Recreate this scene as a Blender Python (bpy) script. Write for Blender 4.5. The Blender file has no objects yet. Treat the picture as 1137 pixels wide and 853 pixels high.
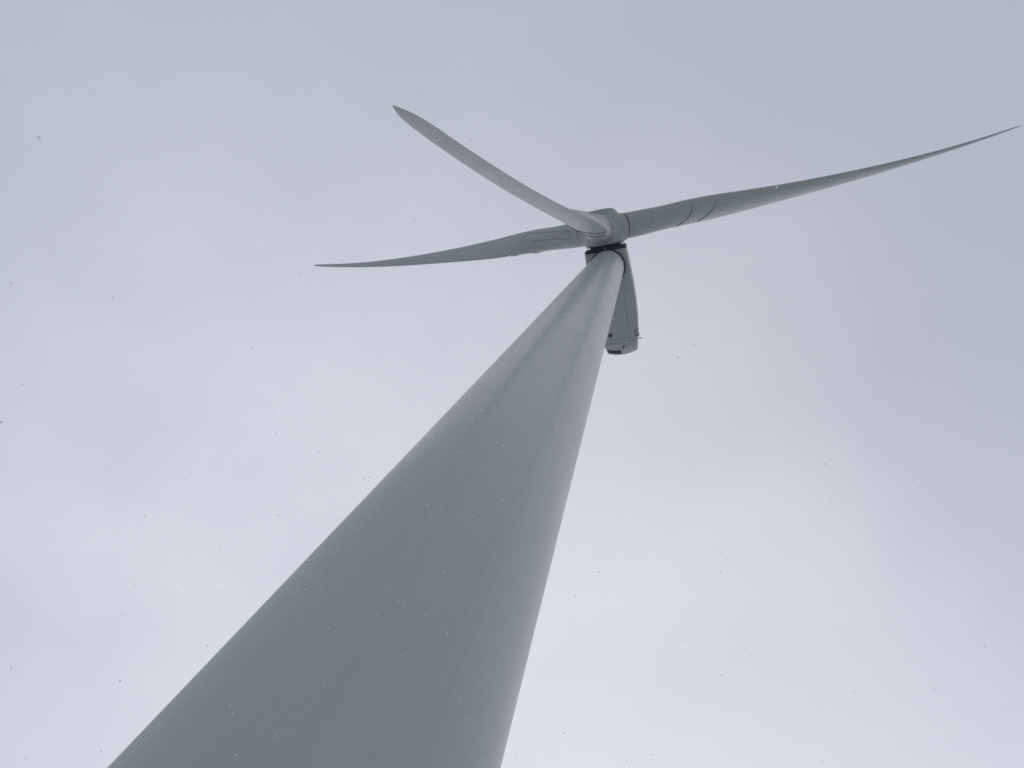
import bpy, bmesh, math, random
import numpy as np
from mathutils import Vector, Matrix, noise
random.seed(7)
sc = bpy.context.scene
col = sc.collection
V = Vector

# ------------------------------------------------------------------ measures (metres)
TOWER_H = 80.0
R_BASE, R_TOP = 2.17, 1.50
HUB_Z, OVERHANG = 82.02, 3.30
YAW, TILT = 4.0415, 0.0833
AZ, BLADE_L = 3.22, 49.3
CONE = 0.0231
U = V((math.cos(YAW)*math.cos(TILT), math.sin(YAW)*math.cos(TILT), math.sin(TILT)))   # upwind axis
Hx = V((-math.sin(YAW), math.cos(YAW), 0.0))
Vx = U.cross(Hx)
HUB = V((0, 0, HUB_Z)) + U*OVERHANG

# ------------------------------------------------------------------ helpers
def link(o, parent=None):
    col.objects.link(o)
    if parent: o.parent = parent
    return o

def build(name, bm, mat, parent=None, smooth=True, angle=40):
    me = bpy.data.meshes.new(name)
    bmesh.ops.recalc_face_normals(bm, faces=bm.faces)
    bm.to_mesh(me); bm.free()
    me.materials.append(mat)
    if smooth:
        for p in me.polygons: p.use_smooth = True
        try: me.set_sharp_from_angle(angle=math.radians(angle))
        except Exception: pass
    return link(bpy.data.objects.new(name, me), parent)

def loft(bm, rings, cap0=True, cap1=True):
    vs = [[bm.verts.new(p) for p in ring] for ring in rings]
    n = len(vs[0])
    for a, b in zip(vs[:-1], vs[1:]):
        for i in range(n):
            bm.faces.new((a[i], a[(i+1) % n], b[(i+1) % n], b[i]))
    if cap0: bm.faces.new(list(reversed(vs[0])))
    if cap1: bm.faces.new(vs[-1])
    return vs

def circle(r, z, n=64, rot=0.0):
    return [V((r*math.cos(rot+2*math.pi*i/n), r*math.sin(rot+2*math.pi*i/n), z)) for i in range(n)]

def tube(bm, pts, r, closed=False, n=6):
    rings = []
    m = len(pts)
    for i, p in enumerate(pts):
        a = pts[(i-1) % m] if (closed or i > 0) else pts[i]
        b = pts[(i+1) % m] if (closed or i < m-1) else pts[i]
        t = (b-a).normalized()
        x = t.cross(V((0.31, 0.2, 0.93))).normalized(); y = t.cross(x)
        rings.append([p + x*r*math.cos(2*math.pi*k/n) + y*r*math.sin(2*math.pi*k/n) for k in range(n)])
    if closed:
        vs = [[bm.verts.new(q) for q in ring] for ring in rings]
        for j in range(m):
            a, b = vs[j], vs[(j+1) % m]
            for i in range(n): bm.faces.new((a[i], a[(i+1) % n], b[(i+1) % n], b[i]))
    else:
        loft(bm, rings)

def box(bm, lo, hi, M=None):
    x0, y0, z0 = lo; x1, y1, z1 = hi
    r = lambda z: [V((x0, y0, z)), V((x1, y0, z)), V((x1, y1, z)), V((x0, y1, z))]
    rings = [r(z0), r(z1)]
    if M is not None: rings = [[M @ p for p in q] for q in rings]
    loft(bm, rings)

# ------------------------------------------------------------------ materials
def new_mat(name):
    m = bpy.data.materials.new(name); m.use_nodes = True
    nt = m.node_tree; b = nt.nodes['Principled BSDF']
    return m, nt, b

def paint(name, c, rough=0.32, chalk=0.0, bump=0.12, streak=0.12, scale=(1.2, 1.2, 0.05), dirt=(0.26, 0.27, 0.26), spec=0.5, coat=0.0, streak_max=0.5):
    """Weathered gloss paint: run-off streaks and patchy grime in the object's own coordinates."""
    m, nt, b = new_mat(name)
    N, L = nt.nodes, nt.links
    tc = N.new('ShaderNodeTexCoord')
    mp = N.new('ShaderNodeMapping'); mp.inputs['Scale'].default_value = scale
    L.new(tc.outputs['Object'], mp.inputs['Vector'])
    n1 = N.new('ShaderNodeTexNoise'); n1.inputs['Scale'].default_value = 2.2; n1.inputs['Detail'].default_value = 6
    n1.inputs['Roughness'].default_value = 0.6
    L.new(mp.outputs[0], n1.inputs['Vector'])
    r1 = N.new('ShaderNodeValToRGB'); r1.color_ramp.elements[0].position = 0.48; r1.color_ramp.elements[1].position = 0.80
    r1.color_ramp.elements[1].color = (streak_max,)*3 + (1,)
    L.new(n1.outputs['Fac'], r1.inputs[0])
    n2 = N.new('ShaderNodeTexNoise'); n2.inputs['Scale'].default_value = 0.35; n2.inputs['Detail'].default_value = 8
    L.new(tc.outputs['Object'], n2.inputs['Vector'])
    mul = N.new('ShaderNodeMath'); mul.operation = 'MULTIPLY'
    L.new(r1.outputs[0], mul.inputs[0]); L.new(n2.outputs['Fac'], mul.inputs[1])
    amt = N.new('ShaderNodeMath'); amt.operation = 'MULTIPLY'; amt.inputs[1].default_value = streak*4
    L.new(mul.outputs[0], amt.inputs[0])
    mix = N.new('ShaderNodeMix'); mix.data_type = 'RGBA'
    mix.inputs['A'].default_value = (*c, 1); mix.inputs['B'].default_value = (*dirt, 1)
    L.new(amt.outputs[0], mix.inputs['Factor'])
    L.new(mix.outputs['Result'], b.inputs['Base Color'])
    rr = N.new('ShaderNodeMapRange'); rr.inputs['To Min'].default_value = rough-0.06; rr.inputs['To Max'].default_value = rough+0.10
    L.new(n2.outputs['Fac'], rr.inputs['Value']); L.new(rr.outputs[0], b.inputs['Roughness'])
    b.inputs['Specular IOR Level'].default_value = spec
    b.inputs['Coat Weight'].default_value = coat; b.inputs['Coat Roughness'].default_value = 0.12
    if chalk:                                                   # weathered, chalked top coat: mostly matte
        df = N.new('ShaderNodeBsdfDiffuse'); ms_ = N.new('ShaderNodeMixShader'); ms_.inputs[0].default_value = chalk
        L.new(mix.outputs['Result'], df.inputs['Color'])
        L.new(b.outputs[0], ms_.inputs[1]); L.new(df.outputs[0], ms_.inputs[2])
        L.new(ms_.outputs[0], N['Material Output'].inputs['Surface'])
    if not bump: return m
    n3 = N.new('ShaderNodeTexNoise'); n3.inputs['Scale'].default_value = 1.6; n3.inputs['Detail'].default_value = 3
    mp3 = N.new('ShaderNodeMapping'); mp3.inputs['Scale'].default_value = scale if scale[2] < .1 else (1, 1, 1)
    L.new(tc.outputs['Object'], mp3.inputs['Vector']); L.new(mp3.outputs[0], n3.inputs['Vector'])
    bp = N.new('ShaderNodeBump'); bp.inputs['Strength'].default_value = 0.12; bp.inputs['Distance'].default_value = 0.02
    L.new(n3.outputs['Fac'], bp.inputs['Height']); L.new(bp.outputs[0], b.inputs['Normal'])
    return m

def plain(name, c, rough=0.6, metal=0.0, var=0.25, scale=3.0):
    m, nt, b = new_mat(name)
    N, L = nt.nodes, nt.links
    tc = N.new('ShaderNodeTexCoord'); n = N.new('ShaderNodeTexNoise'); n.inputs['Scale'].default_value = scale; n.inputs['Detail'].default_value = 5
    L.new(tc.outputs['Object'], n.inputs['Vector'])
    mix = N.new('ShaderNodeMix'); mix.data_type = 'RGBA'
    mix.inputs['A'].default_value = (*[x*(1-var) for x in c], 1); mix.inputs['B'].default_value = (*[min(1, x*(1+var)) for x in c], 1)
    L.new(n.outputs['Fac'], mix.inputs['Factor']); L.new(mix.outputs['Result'], b.inputs['Base Color'])
    b.inputs['Roughness'].default_value = rough; b.inputs['Metallic'].default_value = metal
    return m

M_tower = paint('tower_paint', (0.545, 0.58, 0.585), rough=0.2, streak=0.2, scale=(1.3, 1.3, 0.022), dirt=(0.36, 0.385, 0.39), spec=0.2, chalk=0.70)
M_blade = paint('blade_gelcoat', (0.45, 0.485, 0.49), rough=0.52, streak=0.14, scale=(0.6, 0.6, 0.12), bump=0, spec=.28)
M_shell = paint('glassfibre_shell', (0.45, 0.485, 0.475), rough=0.5, spec=.3, streak=0.16, scale=(0.9, 0.9, 0.9))
M_dark = plain('black_rubber', (0.045, 0.05, 0.058), 0.7)
M_seam = plain('grey_sealant', (0.31, 0.33, 0.34), 0.6)
M_rib = plain('dark_grey_trim', (0.10, 0.11, 0.12), 0.6)
M_vent = plain('brown_black_grille', (0.045, 0.04, 0.042), 0.6)
M_metal = plain('galvanised_steel', (0.30, 0.31, 0.32), 0.45, 0.6)

# ------------------------------------------------------------------ the turbine
turbine = bpy.data.objects.new('wind_turbine', None); link(turbine)
turbine['label'] = 'tall light grey wind turbine with three blades, seen from the foot of its tapering tower'
turbine['category'] = 'wind turbine'

# tower: rolled steel cans, with a slight weld bead between cans and flange joints between sections
bm = bmesh.new()
rings = []
z = -0.3
def tr(z): return R_BASE + (R_TOP-R_BASE)*max(0, z)/TOWER_H
for i in range(61):
    zz = -0.3 + (TOWER_H+0.3)*i/60
    rings.append(circle(tr(zz), zz, 160))
loft(bm, rings)
tower = build('tower', bm, M_tower, turbine, angle=60)

# dark yaw gap with the collar under the nacelle
bm = bmesh.new()
loft(bm, [circle(R_TOP+0.10, TOWER_H-0.02, 96), circle(R_TOP+0.14, TOWER_H+0.02, 96), circle(R_TOP+0.14, TOWER_H+0.22, 96)])
build('yaw_ring', bm, M_dark, turbine)

# nacelle frame: local x = upwind, y = left when looking upwind, z = up, origin on the tower axis at hub height
u2 = V((math.cos(YAW), math.sin(YAW), 0))
NM = Matrix.Translation((0, 0, HUB_Z)) @ Matrix.Rotation(YAW, 4, 'Z')
nacelle_frame = NM
FRONT = 1.72
def nac_ring(s, hw, zb, zt, rb=0.35, rt=0.5, n=6):
    pts = []
    def corner(cx, cz, r, a0):
        for i in range(n+1):
            a = a0 + (math.pi/2)*i/n
            pts.append(V((s, cx+r*math.cos(a), cz+r*math.sin(a))))
    for i in range(1, 12): pts.append(V((s, -(hw-rb)+2*(hw-rb)*i/12, zb)))
    corner(hw-rb, zb+rb, rb, -math.pi/2)
    corner(hw-rt, zt-rt, rt, 0)
    corner(-hw+rt, zt-rt, rt, math.pi/2)
    corner(-hw+rb, zb+rb, rb, math.pi)
    return pts
ZB = -1.86
bm = bmesh.new()
st = [(FRONT-0.30, 1.90, ZB, 1.75, .18), (0.6, 1.94, ZB, 1.85, .20), (-1.5, 2.02, ZB, 1.98, .24), (-3.5, 2.03, ZB, 2.02, .28),
      (-5.3, 1.92, ZB, 2.0, .30), (-6.6, 1.72, ZB, 1.92, .30), (-7.05, 1.60, ZB, 1.86, .26), (-7.30, 1.56, ZB+0.12, 1.82, .22),
      (-7.60, 1.52, ZB+0.42, 1.78, .18), (-8.10, 1.45, ZB+1.10, 1.72, .15), (-8.28, 1.38, ZB+1.45, 1.6, .15)]
def bulge(s, y):                       # the tail is rounded in plan
    return -0.30*max(0, min(1, (-6.6-s)/0.9))*(1-min(1, (y/1.5)**2))
def NR(*a): return [NM @ (p + V((bulge(a[0], p.y), 0, 0))) for p in nac_ring(*a, n=6)]
loft(bm, [NR(*s) for s in st])
nacelle = build('nacelle', bm, M_shell, turbine, angle=35)

# dark gap between nacelle front and the spinner: two rubber strips with a small bracket between them
bm = bmesh.new()
ring_in = lambda s: [NM @ p for p in nac_ring(s, 1.87, ZB+0.03, 1.70, .15)]
loft(bm, [ring_in(FRONT-0.298), ring_in(FRONT-0.05)])
build('front_seal', bm, M_dark, nacelle)
bm = bmesh.new()
loft(bm, [[NM @ V((s, 1.45*math.cos(a), -0.0+1.45*math.sin(a))) for a in [2*math.pi*i/40 for i in range(40)]] for s in (FRONT-0.1, FRONT+0.35)])
build('shaft_collar', bm, M_dark, nacelle)
bm = bmesh.new()
box(bm, (FRONT-0.31, -0.07, ZB-0.03), (FRONT+0.04, 0.07, ZB+0.30), NM)
build('bracket', bm, M_shell, nacelle, smooth=False)
# front edge lip
bm = bmesh.new()
tube(bm, [NM @ p for p in nac_ring(FRONT-0.32, 1.905, ZB-0.004, 1.755, .18)], 0.03, closed=True)
build('edge_lip', bm, M_shell, nacelle)

# underside seams (longitudinal hatch joint) and round port
bm = bmesh.new()
tube(bm, [NM @ V((s, 1.0, ZB-0.002)) for s in np.linspace(-1.9, -6.8, 8)], 0.014)
tube(bm, [NM @ V((s, -1.0, ZB-0.002)) for s in np.linspace(-1.9, -6.8, 8)], 0.014)
tube(bm, [NM @ V((-6.8, y, ZB-0.002)) for y in np.linspace(-1.0, 1.0, 8)], 0.014)
build('hatch_seam', bm, M_seam, nacelle)
# ridge that borders the sloping tail
bm = bmesh.new()
tube(bm, [NM @ V((-7.08+bulge(-7.08, y), y, ZB+0.0)) for y in np.linspace(-1.34, 1.34, 14)], 0.06)
build('tail_ridge', bm, M_shell, nacelle)

def port(y, s, r):
    bm = bmesh.new()
    T = NM @ Matrix.Translation((s, y, ZB))
    loft(bm, [[T @ p for p in circle(r, -0.03, 24)], [T @ p for p in circle(r, 0.05, 24)]])
    return bm
PORT_Y, PORT_S = -0.80, -6.35
build('round_port', port(PORT_Y, PORT_S, 0.17), M_dark, nacelle)

# sloping tail: vent with louvres.  plane from (-8.05, ZB+.42) to (-8.55, ZB+1.10)
def tail(y, t, out=0.0):
    a = V((-7.58, y, ZB+0.40)); b = V((-8.10, y, ZB+1.12))
    d = (b-a); nrm = V((-d.z, 0, d.x)).normalized()
    if nrm.z > 0: nrm = -nrm
    q = a + d*t
    return NM @ (q + V((bulge(q.x, y), 0, 0)) + nrm*out)
def tail_panel(bm, y0, y1, t0, t1, o0, o1, n=8):
    loft(bm, [[tail(y, t0, o0), tail(y, t1, o0), tail(y, t1, o1), tail(y, t0, o1)] for y in np.linspace(y0, y1, n)])
VY0, VY1 = -1.36, -0.10
bm = bmesh.new(); tail_panel(bm, VY0, VY1, 0.10, 1.0, -0.05, 0.03)
vent = build('vent', bm, M_vent, nacelle, smooth=False)
bm = bmesh.new()
for t in (0.3, 0.53, 0.76): tail_panel(bm, VY0+.06, VY1-.06, t-.03, t+.03, 0.02, 0.06)
build('louvre', bm, M_rib, vent, smooth=False)
bm = bmesh.new()
loft(bm, [[tail(.12, -.5, 0), tail(.34, -.5, 0), tail(.34, -.32, 0), tail(.12, -.32, 0)], [tail(.14, -.48, .05), tail(.32, -.48, .05), tail(.32, -.34, .05), tail(.14, -.34, .05)]])
build('latch', bm, M_rib, nacelle, smooth=False)

# side fittings near the tail: small frame and a rod sticking out
SG = 1.0
bm = bmesh.new()
for s in (-6.2, -6.75):
    tube(bm, [NM @ V((s, SG*(1.50), ZB-0.005)), NM @ V((s, SG*1.66, ZB+0.04)), NM @ V((s, SG*1.80, ZB+0.35)), NM @ V((s, SG*1.84, ZB+0.8))], 0.04)
tube(bm, [NM @ V((-6.2, SG*1.50, ZB-0.005)), NM @ V((-6.75, SG*1.50, ZB-0.005))], 0.04)
tube(bm, [NM @ V((-6.0, SG*1.80, ZB+0.45)), NM @ V((-6.9, SG*1.74, ZB+0.45))], 0.04)
build('side_rail', bm, M_rib, nacelle)
bm = bmesh.new()
tube(bm, [NM @ V((-7.15, SG*1.5, ZB+0.9)), NM @ V((-7.15, SG*1.95, ZB+0.9))], 0.045, n=8)
tube(bm, [NM @ V((-7.15, SG*1.93, ZB+0.78)), NM @ V((-7.15, SG*1.93, ZB+1.05))], 0.035, n=8)
build('side_rod', bm, M_rib, nacelle)
# roof instruments (mast with wind vane and cups) and warning lamp
bm = bmesh.new()
for y in (-0.5, 0.5):
    tube(bm, [NM @ V((-7.3, y, 1.7)), NM @ V((-7.3, y, 3.0))], 0.03)
tube(bm, [NM @ V((-7.3, -0.8, 2.7)), NM @ V((-7.3, 0.8, 2.7))], 0.03)
for k in range(3):
    a = k*2.1
    tube(bm, [NM @ V((-7.3, 0.5, 3.0)), NM @ V((-7.3+0.14*math.cos(a), 0.5+0.14*math.sin(a), 3.02))], 0.02)
box(bm, (-7.6, -0.52, 2.96), (-7.15, -0.49, 3.06), NM)
build('instrument_mast', bm, M_metal, nacelle)

# ---- rotor frame: local z = upwind (nose), local x = Hx, y = Vx
RM = Matrix.Translation(HUB) @ Matrix((Hx, Vx, U)).transposed().to_4x4()
ROOT_R = 2.22
bm = bmesh.new()
prof = [(-1.46, 1.72), (-1.36, 1.80), (-0.9, 1.84), (0.0, 1.86), (0.8, 1.78), (1.35, 1.60), (1.70, 1.34), (1.86, 1.12), (1.90, 0.0001)]
def prof_at():
    return prof
loft(bm, [circle(r, s, 72) for s, r in prof])
def blade_axes(k):
    a = AZ + k*2*math.pi/3
    # in rotor-frame coordinates
    b0 = V((math.sin(a), math.cos(a), 0)); uu = V((0, 0, 1))
    t = uu.cross(b0)
    return b0, t, uu
for k in range(3):
    b0, t, uu = blade_axes(k)
    rings = []
    for d, r in ((0.2, 1.46), (1.3, 1.40), (1.8, 1.32), (2.06, 1.29), (2.11, 1.26), (2.12, 1.15)):
        rings.append([b0*d + t*r*math.cos(q) + uu*r*math.sin(q) for q in [2*math.pi*i/48 for i in range(48)]])
    loft(bm, rings)
hub = build('hub', bm, M_shell, turbine)
hub.matrix_local = RM
md = hub.modifiers.new('merge', 'REMESH'); md.mode = 'VOXEL'; md.voxel_size = 0.045; md.use_smooth_shade = True
ms = hub.modifiers.new('soften', 'SMOOTH'); ms.iterations = 5; ms.factor = 0.5
# nose cap seam
bm = bmesh.new()
tube(bm, circle(1.34, 1.70, 48), 0.014, closed=True)
tube(bm, circle(1.815, -1.30, 64), 0.016, closed=True)
build('seam', bm, M_seam, hub)

# ---- blades: one mesh built along local z, x towards the trailing edge at zero twist, y upwind
def lerp(tab, x):
    for (x0, y0), (x1, y1) in zip(tab[:-1], tab[1:]):
        if x <= x1:
            f = (x-x0)/(x1-x0); return y0+(y1-y0)*max(0, min(1, f))
    return tab[-1][1]
def smooth_tab(tab):
    xs = np.linspace(0, 1, 401); ys = np.array([lerp(tab, x) for x in xs])
    ker = np.hanning(33); ker /= ker.sum()
    yp = np.pad(ys, 16, mode='reflect', reflect_type='odd'); ys = np.convolve(yp, ker, 'valid')
    return lambda x: float(np.interp(x, xs, ys))
CH = smooth_tab([(0, 2.40), (.09, 2.42), (.13, 2.65), (.18, 3.40), (.24, 3.85), (.30, 3.80), (.4, 3.3), (.5, 2.75), (.6, 2.28), (.7, 1.84), (.8, 1.46), (.9, 1.14), (.95, .98), (.98, .78), (.992, .5), (1.0, .10)])
TW = smooth_tab([(0, -36), (.15, -34), (.2, -30), (.3, -26), (.4, -24), (.5, -23), (.6, -21.5), (.7, -19), (.8, -16), (.9, -13), (1.0, -11)])
TH = smooth_tab([(0, 1.0), (.08, 1.0), (.13, .74), (.18, .49), (.24, .36), (.3, .30), (.4, .26), (.6, .21), (.8, .18), (1.0, .16)])   # thickness / chord
def blend(x):  # 0 circle -> 1 airfoil
    f = max(0, min(1, (x-.065)/.20)); return f*f*(3-2*f)
AX = smooth_tab([(0, .5), (.06, .5), (.14, .44), (.24, .36), (.4, .33), (.8, .33), (1.0, .40)])   # pitch axis as share of the chord from the leading edge
FB = smooth_tab([(0, .10), (.2, .09), (.32, .05), (.45, .01), (1, 0)])   # blunt trailing edge near the root
def centre(x):
    s = x*BLADE_L
    f = max(0, min(1, (x-.04)/.20)); f = f*f*(3-2*f)
    return V((0, math.sin(CONE)*s + .36*f + 2.24*x**3, math.cos(CONE)*s))
def section(x, p):
    """point of the surface at span fraction x and angle p (0 = trailing edge, pi = leading edge, 0..pi pressure side)"""
    c = CH(x); f = blend(x); th = TH(x)*c
    X = (1+math.cos(p))/2               # 0 LE .. 1 TE
    circ = V((math.cos(p)*c/2, math.sin(p)*c/2))
    s = math.sqrt(max(X, 0))
    half = 5*th*(0.2969*s-0.1260*X-0.3516*X*X+0.2843*X**3-0.1015*X**4) + (0.018 + FB(x))*th*X + 0.004*X
    camber = -0.02*c*4*X*(1-X)
    side = 1 if math.sin(p) >= 0 else -1
    af = V(((X-AX(x))*c, camber + side*half*(0.92 if side > 0 else 1.08)))
    ca = V((circ.x + (0.5-AX(x))*c*1.0, circ.y*min(1, th/c) if True else 0))
    q = ca*(1-f) + af*f
    be = math.radians(TW(x))
    ct = centre(x)
    # blade frame: x = t, y = upwind
    return V((q.x*math.cos(be) - q.y*math.sin(be) + ct.x, q.x*math.sin(be) + q.y*math.cos(be) + ct.y, ct.z))
X0 = (ROOT_R)/BLADE_L
xs = list(np.linspace(X0, .3, 34)) + list(np.linspace(.3, .93, 36))[1:] + list(np.linspace(.93, 1.0, 14))[1:]
NP = 56
bm = bmesh.new()
loft(bm, [[section(x, 2*math.pi*i/NP) for i in range(NP)] for x in xs])
blade = build('blade', bm, M_blade, turbine, angle=50)
# dark gap at the root
bm = bmesh.new()
def root_circle(z, r):
    c0 = centre(X0); return [V((r*math.cos(a), c0.y + r*math.sin(a), z)) for a in [2*math.pi*i/48 for i in range(48)]]
loft(bm, [root_circle(2.0, 1.10), root_circle(2.02, 1.15), root_circle(2.235, 1.15), root_circle(2.25, 1.10)])
build('root_seal', bm, M_dark, blade)
# long rounded cover outline over the trailing side of the root
def surf_out(x, p, d):
    e = 1e-3
    P = section(x, p); a = section(x, p+e)-section(x, p-e); b = section(x+e, p)-section(x-e, p)
    n = a.cross(b).normalized()
    if n.dot(P-centre(x)) < 0: n = -n
    return P + n*d
def pill(xa, xb, lo0, hi0, lo1, hi1, r0):
    lo = lambda f: lo0+(lo1-lo0)*f
    hi = lambda f: hi0+(hi1-hi0)*f
    pts = [(xa+(xb-xa)*i/27, lo(i/27)) for i in range(28)]
    for i in range(1, 9): a = -math.pi/2+math.pi*i/9; pts.append((xb+.008*math.cos(a), (lo1+hi1)/2+(hi1-lo1)/2*math.sin(a)))
    pts += [(xb-(xb-xa)*i/27, hi(1-i/27)) for i in range(28)]
    for i in range(1, 9): a = math.pi/2+math.pi*i/9; pts.append((xa+.004*math.cos(a), (lo0+hi0)/2+(hi0-lo0)/2*math.sin(a)))
    bm = bmesh.new(); tube(bm, [surf_out(x, p, 0.0) for x, p in pts], r0, closed=True)
    return bm
build('cover_seam', pill(.066, .185, .35, 1.0, 1.16, 1.85, .028), M_seam, blade)
# two low fences wrapping from the leading edge over the suction side
for xf, h in ((.178, .075), (.228, .07)):
    bm = bmesh.new()
    ps = np.linspace(math.pi*1.10, math.pi*1.90, 30)
    rings = []
    for i, p in enumerate(ps):
        hh = h*min(1, (len(ps)-1-i)/4+.15, .25+i/8)
        w_ = i/(len(ps)-1)
        xx = xf - .023*((w_/.62)**1.8 if w_ < .62 else 1-.55*((w_-.62)/.38))
        e = .0005
        rings.append([surf_out(xx-e, p, -.05), surf_out(xx+e, p, -.05), surf_out(xx+e, p, hh), surf_out(xx-e, p, hh)])
    loft(bm, rings)
    build('fence', bm, M_seam, blade, smooth=False)

def blade_matrix(k):
    b0, t, uu = blade_axes(k)
    return RM @ Matrix((t, uu, b0)).transposed().to_4x4()
blade.matrix_local = blade_matrix(0)
parts = list(blade.children)
for k in (1, 2):
    c = blade.copy(); col.objects.link(c); c.parent = turbine; c.matrix_local = blade_matrix(k)
    for ch in parts:
        d = ch.copy(); col.objects.link(d); d.parent = c

# tower door and steps at the foot (on the side away from the camera)
DA = 0.35
DMt = Matrix.Rotation(DA, 4, 'Z')
bm = bmesh.new()
box(bm, (2.05, -0.45, 0.9), (2.20, 0.45, 3.0), DMt)
bmesh.ops.bevel(bm, geom=[e for e in bm.edges if abs((e.verts[0].co-e.verts[1].co).z) < .01 and False], offset=.1)
door = build('door', bm, M_shell, turbine, smooth=False)
bm = bmesh.new()
tube(bm, [DMt @ V((2.24, 0.3, 1.8)), DMt @ V((2.24, 0.3, 2.1))], 0.02)
build('handle', bm, M_dark, door)
bm = bmesh.new()
for i in range(5):
    box(bm, (2.25+0.28*(4-i)+.5, -0.5, 0.05+0.17*i), (2.25+0.28*(5-i)+.5, 0.5, 0.09+0.17*i), DMt)
box(bm, (2.16, -0.6, 0.86), (2.76, 0.6, 0.90), DMt)
for y in (-0.55, 0.55):
    tube(bm, [DMt @ V((4.2, y, 0.0)), DMt @ V((2.75, y, 0.85))], 0.03)
    tube(bm, [DMt @ V((4.15, y, 0.0)), DMt @ V((4.15, y, 1.0)), DMt @ V((2.75, y, 1.9)), DMt @ V((2.2, y, 1.9))], 0.025)
    tube(bm, [DMt @ V((2.75, y, 0.0)), DMt @ V((2.75, y, 1.9))], 0.025)
build('steps', bm, M_metal, turbine, smooth=False)

# ------------------------------------------------------------------ the ground
def ground_mat():
    m, nt, b = new_mat('winter_grass'); N, L = nt.nodes, nt.links
    tc = N.new('ShaderNodeTexCoord')
    n = N.new('ShaderNodeTexNoise'); n.inputs['Scale'].default_value = 0.06; n.inputs['Detail'].default_value = 12; n.inputs['Roughness'].default_value = .65
    L.new(tc.outputs['Object'], n.inputs['Vector'])
    g = N.new('ShaderNodeTexNoise'); g.inputs['Scale'].default_value = 1.5; g.inputs['Detail'].default_value = 10
    L.new(tc.outputs['Object'], g.inputs['Vector'])
    gr = N.new('ShaderNodeMix'); gr.data_type = 'RGBA'; gr.inputs['A'].default_value = (.07, .075, .035, 1); gr.inputs['B'].default_value = (.17, .15, .085, 1)
    L.new(g.outputs['Fac'], gr.inputs['Factor'])
    r = N.new('ShaderNodeValToRGB'); r.color_ramp.elements[0].position = .46; r.color_ramp.elements[1].position = .53
    L.new(n.outputs['Fac'], r.inputs[0])
    mx = N.new('ShaderNodeMix'); mx.data_type = 'RGBA'; mx.inputs['B'].default_value = (.72, .75, .78, 1)
    L.new(r.outputs[0], mx.inputs['Factor']); L.new(gr.outputs['Result'], mx.inputs['A'])
    L.new(mx.outputs['Result'], b.inputs['Base Color']); b.inputs['Roughness'].default_value = .9
    bp = N.new('ShaderNodeBump'); bp.inputs['Strength'].default_value = .6; bp.inputs['Distance'].default_value = .08
    L.new(g.outputs['Fac'], bp.inputs['Height']); L.new(bp.outputs[0], b.inputs['Normal'])
    return m
bm = bmesh.new()
prev = None
loft_r = [circle(r, (-.004*r if r > 60 else 0)*0 , 96) for r in (0.01, 20, 60, 200, 700, 2500, 6000)]
loft(bm, loft_r, cap0=True, cap1=False)
ground = build('ground', bm, ground_mat(), None); ground['kind'] = 'structure'
bm = bmesh.new()
loft(bm, [[V((x, y, z)) for x, y in ((-9, -14), (16, -14), (16, 12), (-9, 12))] for z in (-.05, .02)])
pad = build('gravel_pad', bm, plain('gravel', (.27, .265, .25), .95, 0, .5, 30), None, smooth=False); pad['kind'] = 'structure'
bm = bmesh.new()
loft(bm, [circle(3.0, -.1, 64), circle(3.0, .10, 64), circle(2.95, .14, 64)])
fd = build('concrete_foundation', bm, plain('concrete', (.36, .355, .34), .9, 0, .2, 4), None, angle=30); fd['kind'] = 'structure'

# ------------------------------------------------------------------ camera
F_PX = 940.33
C = V((0, -8.1716, 1.6))
cr = V((0.87574197, -0.45573708, 0.1593101)); cu = V((-0.48168818, -0.84699415, 0.22489421)); cf = V((-0.0324421, 0.27368709, 0.96127149))
cd = bpy.data.cameras.new('camera'); cam = link(bpy.data.objects.new('camera', cd))
cam.matrix_world = Matrix.Translation(C) @ Matrix((cr, cu, -cf)).transposed().to_4x4()
cd.sensor_width = 36; cd.lens = F_PX/1137*36
cd.clip_start = 0.02; cd.clip_end = 20000
cd.dof.use_dof = True; cd.dof.focus_distance = 45; cd.dof.aperture_fstop = cd.lens/2.0
sc.camera = cam

# ------------------------------------------------------------------ falling snow round the camera
def snow_mat():
    m, nt, b = new_mat('snowflake'); N, L = nt.nodes, nt.links
    tr_ = N.new('ShaderNodeBsdfTranslucent'); tr_.inputs[0].default_value = (.93, .94, .95, 1)
    df = N.new('ShaderNodeBsdfDiffuse'); df.inputs[0].default_value = (.9, .92, .94, 1)
    mx = N.new('ShaderNodeMixShader'); mx.inputs[0].default_value = .85
    tp = N.new('ShaderNodeBsdfTransparent'); m2 = N.new('ShaderNodeMixShader'); m2.inputs[0].default_value = .08
    L.new(df.outputs[0], mx.inputs[1]); L.new(tr_.outputs[0], mx.inputs[2])
    L.new(mx.outputs[0], m2.inputs[1]); L.new(tp.outputs[0], m2.inputs[2])
    L.new(m2.outputs[0], N['Material Output'].inputs['Surface'])
    return m
rng = random.Random(31)
verts, faces = [], []
def flake(P, r):
    # a loose aggregate: two ragged plates of ice crystals stuck together at an angle
    for q0 in range(2):
        n0 = len(verts)
        ax = V((rng.gauss(0, 1), rng.gauss(0, 1), rng.gauss(0, 1))).normalized()
        bx = ax.orthogonal().normalized(); cx = ax.cross(bx)
        off = bx*r*rng.uniform(-.3, .3)
        n = 6
        verts.append(P + off)
        for i in range(n):
            a = 2*math.pi*i/n; q = r*rng.uniform(.65, 1.25)
            verts.append(P + off + bx*q*math.cos(a) + cx*q*.85*math.sin(a) + ax*r*rng.uniform(-.15, .15))
        for i in range(n):
            faces.append((n0, n0+1+i, n0+1+(i+1) % n))
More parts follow.
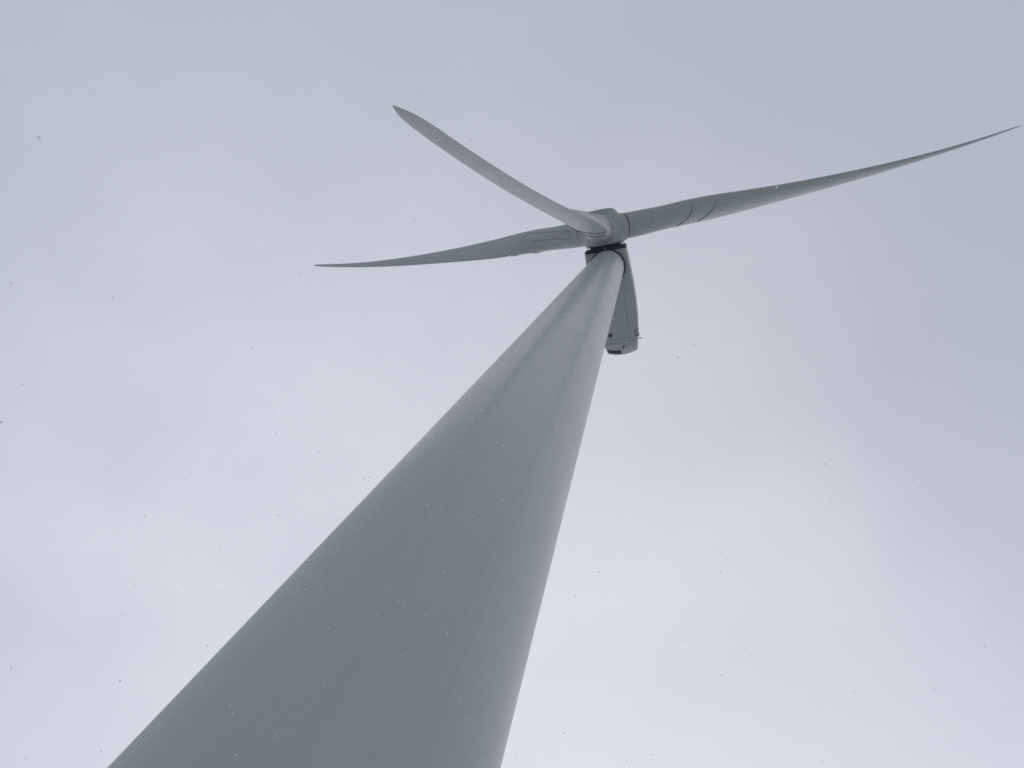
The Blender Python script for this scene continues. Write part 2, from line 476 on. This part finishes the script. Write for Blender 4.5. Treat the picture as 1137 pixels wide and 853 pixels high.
for i in range(2400):                                        # nearer, finer flakes
    z = rng.uniform(1.9, 9.0); a = rng.uniform(0, 2*math.pi); rr = 3.6*math.sqrt(rng.random())
    P = V((C.x + rr*math.cos(a), C.y + rr*math.sin(a), z))
    if (P-C).length < 1.0 or math.hypot(P.x, P.y) < tr(P.z)+.05: continue
    flake(P, min(rng.choice((.0015, .0019, .0024, .003, .0036)) * rng.uniform(.8, 1.25), .001*(P-C).length))
for i in range(5200):
    z = rng.uniform(0.4, 17.0); a = rng.uniform(0, 2*math.pi); rr = 8.5*math.sqrt(rng.random())
    P = V((C.x + rr*math.cos(a), C.y + rr*math.sin(a), z))
    if (P-C).length < 2.2: continue
    if math.hypot(P.x, P.y) < tr(P.z)+.05: continue
    flake(P, rng.choice((.0026, .0032, .004, .0048, .006)) * rng.uniform(.8, 1.25))
me = bpy.data.meshes.new('falling_snow'); me.from_pydata([tuple(v) for v in verts], [], faces); me.materials.append(snow_mat())
snow = link(bpy.data.objects.new('falling_snow', me)); snow['kind'] = 'stuff'; snow['label'] = 'fine scattered snowflakes drifting down in front of tower and sky'; snow['category'] = 'snow'

# ------------------------------------------------------------------ sky and light
CLOUD_OFF = (-6.4, 16.97, 0)
SUN_DIR = V((0.16, 0.12, 0.97)).normalized()
el = math.asin(SUN_DIR.z)
w = bpy.data.worlds.new('World'); sc.world = w; w.use_nodes = True
nt = w.node_tree; N, L = nt.nodes, nt.links
bg = N['Background']; STR = 0.1; bg.inputs['Strength'].default_value = STR
sky = N.new('ShaderNodeTexSky'); sky.sky_type = 'NISHITA'; sky.sun_disc = False
sky.sun_elevation = el; sky.sun_rotation = math.atan2(SUN_DIR.x, SUN_DIR.y)
tc = N.new('ShaderNodeTexCoord')
def vdot(v):
    d = N.new('ShaderNodeVectorMath'); d.operation = 'DOT_PRODUCT'; L.new(tc.outputs['Generated'], d.inputs[0]); d.inputs[1].default_value = v; return d.outputs['Value']
# stratus: project the view direction on a flat cloud base so the texture spreads towards the horizon
sep = N.new('ShaderNodeSeparateXYZ'); L.new(tc.outputs['Generated'], sep.inputs[0])
z2 = N.new('ShaderNodeMath'); z2.operation = 'MULTIPLY_ADD'; z2.inputs[2].default_value = 0.04
L.new(sep.outputs['Z'], z2.inputs[0]); L.new(sep.outputs['Z'], z2.inputs[1])
zc = N.new('ShaderNodeMath'); zc.operation = 'SQRT'; L.new(z2.outputs[0], zc.inputs[0])
def div(o):
    d = N.new('ShaderNodeMath'); d.operation = 'DIVIDE'; L.new(o, d.inputs[0]); L.new(zc.outputs[0], d.inputs[1]); return d.outputs[0]
cmb = N.new('ShaderNodeCombineXYZ'); L.new(div(sep.outputs['X']), cmb.inputs[0]); L.new(div(sep.outputs['Y']), cmb.inputs[1])
def nz(scale, detail, rough, dist=0.0, off=(0, 0, 0)):
    mp = N.new('ShaderNodeMapping'); mp.inputs['Location'].default_value = off; L.new(cmb.outputs[0], mp.inputs[0])
    n = N.new('ShaderNodeTexNoise'); n.inputs['Scale'].default_value = scale; n.inputs['Detail'].default_value = detail
    n.inputs['Roughness'].default_value = rough; n.inputs['Distortion'].default_value = dist
    L.new(mp.outputs[0], n.inputs['Vector']); return n.outputs['Fac']
def madd(a, k, b):
    m = N.new('ShaderNodeMath'); m.operation = 'MULTIPLY_ADD'; m.inputs[1].default_value = k; L.new(a, m.inputs[0])
    if isinstance(b, float): m.inputs[2].default_value = b
    else: L.new(b, m.inputs[2])
    return m.outputs[0]
def mul(a, b_):
    m = N.new('ShaderNodeMath'); m.operation = 'MULTIPLY'; L.new(a, m.inputs[0]); L.new(b_, m.inputs[1]); return m.outputs[0]
X_, Y_ = sep.outputs['X'], sep.outputs['Y']
g = madd(Y_, 0.95, 0.325-0.60)                     # the cloud deck is thinner (brighter) towards +y
g = madd(X_, -0.13, g)
g = madd(mul(X_, X_), -0.42, g)
g = madd(mul(X_, Y_), 1.5, g)
g = madd(nz(0.9, 3, .5, .5, CLOUD_OFF), 0.85, g)
g = madd(nz(2.6, 6, .55, .5, (1.81, -7.5, 0)), 0.35, g)
ramp = N.new('ShaderNodeValToRGB'); cr_ = ramp.color_ramp; cr_.interpolation = 'EASE'
cr_.elements[0].position = 0.0; cr_.elements[0].color = (.452, .485, .561, 1)
cr_.elements[1].position = 1.0; cr_.elements[1].color = (.730, .768, .845, 1)
L.new(g, ramp.inputs[0])
up = N.new('ShaderNodeMix'); up.data_type = 'RGBA'; up.blend_type = 'MULTIPLY'; up.inputs['Factor'].default_value = 1; up.inputs['B'].default_value = (1/STR,)*3 + (1,)
up.clamp_result = False
L.new(ramp.outputs[0], up.inputs['A'])
mx = N.new('ShaderNodeMix'); mx.data_type = 'RGBA'; mx.inputs['Factor'].default_value = .96
L.new(sky.outputs[0], mx.inputs['A']); L.new(up.outputs['Result'], mx.inputs['B'])
fo = N.new('ShaderNodeMapRange'); fo.interpolation_type = 'SMOOTHSTEP'
fo.inputs['From Min'].default_value = -0.05; fo.inputs['From Max'].default_value = 0.60
fo.inputs['To Min'].default_value = 0.40; fo.inputs['To Max'].default_value = 1.0
L.new(sep.outputs['Z'], fo.inputs['Value'])
hz = N.new('ShaderNodeVectorMath'); hz.operation = 'SCALE'
L.new(mx.outputs['Result'], hz.inputs[0]); L.new(fo.outputs[0], hz.inputs['Scale'])
L.new(hz.outputs[0], bg.inputs['Color'])

sl = bpy.data.lights.new('sun', 'SUN'); sl.energy = 0.5; sl.angle = math.radians(60); sl.color = (1, .97, .93)
so = link(bpy.data.objects.new('sun', sl)); so.rotation_euler = (-SUN_DIR).to_track_quat('-Z', 'Y').to_euler()

sc.view_settings.view_transform = 'Standard'; sc.view_settings.look = 'None'; sc.view_settings.exposure = 0; sc.view_settings.gamma = 1
sc.render.engine = 'CYCLES'; sc.cycles.max_bounces = 6; sc.cycles.use_denoising = False; sc.cycles.use_adaptive_sampling = False
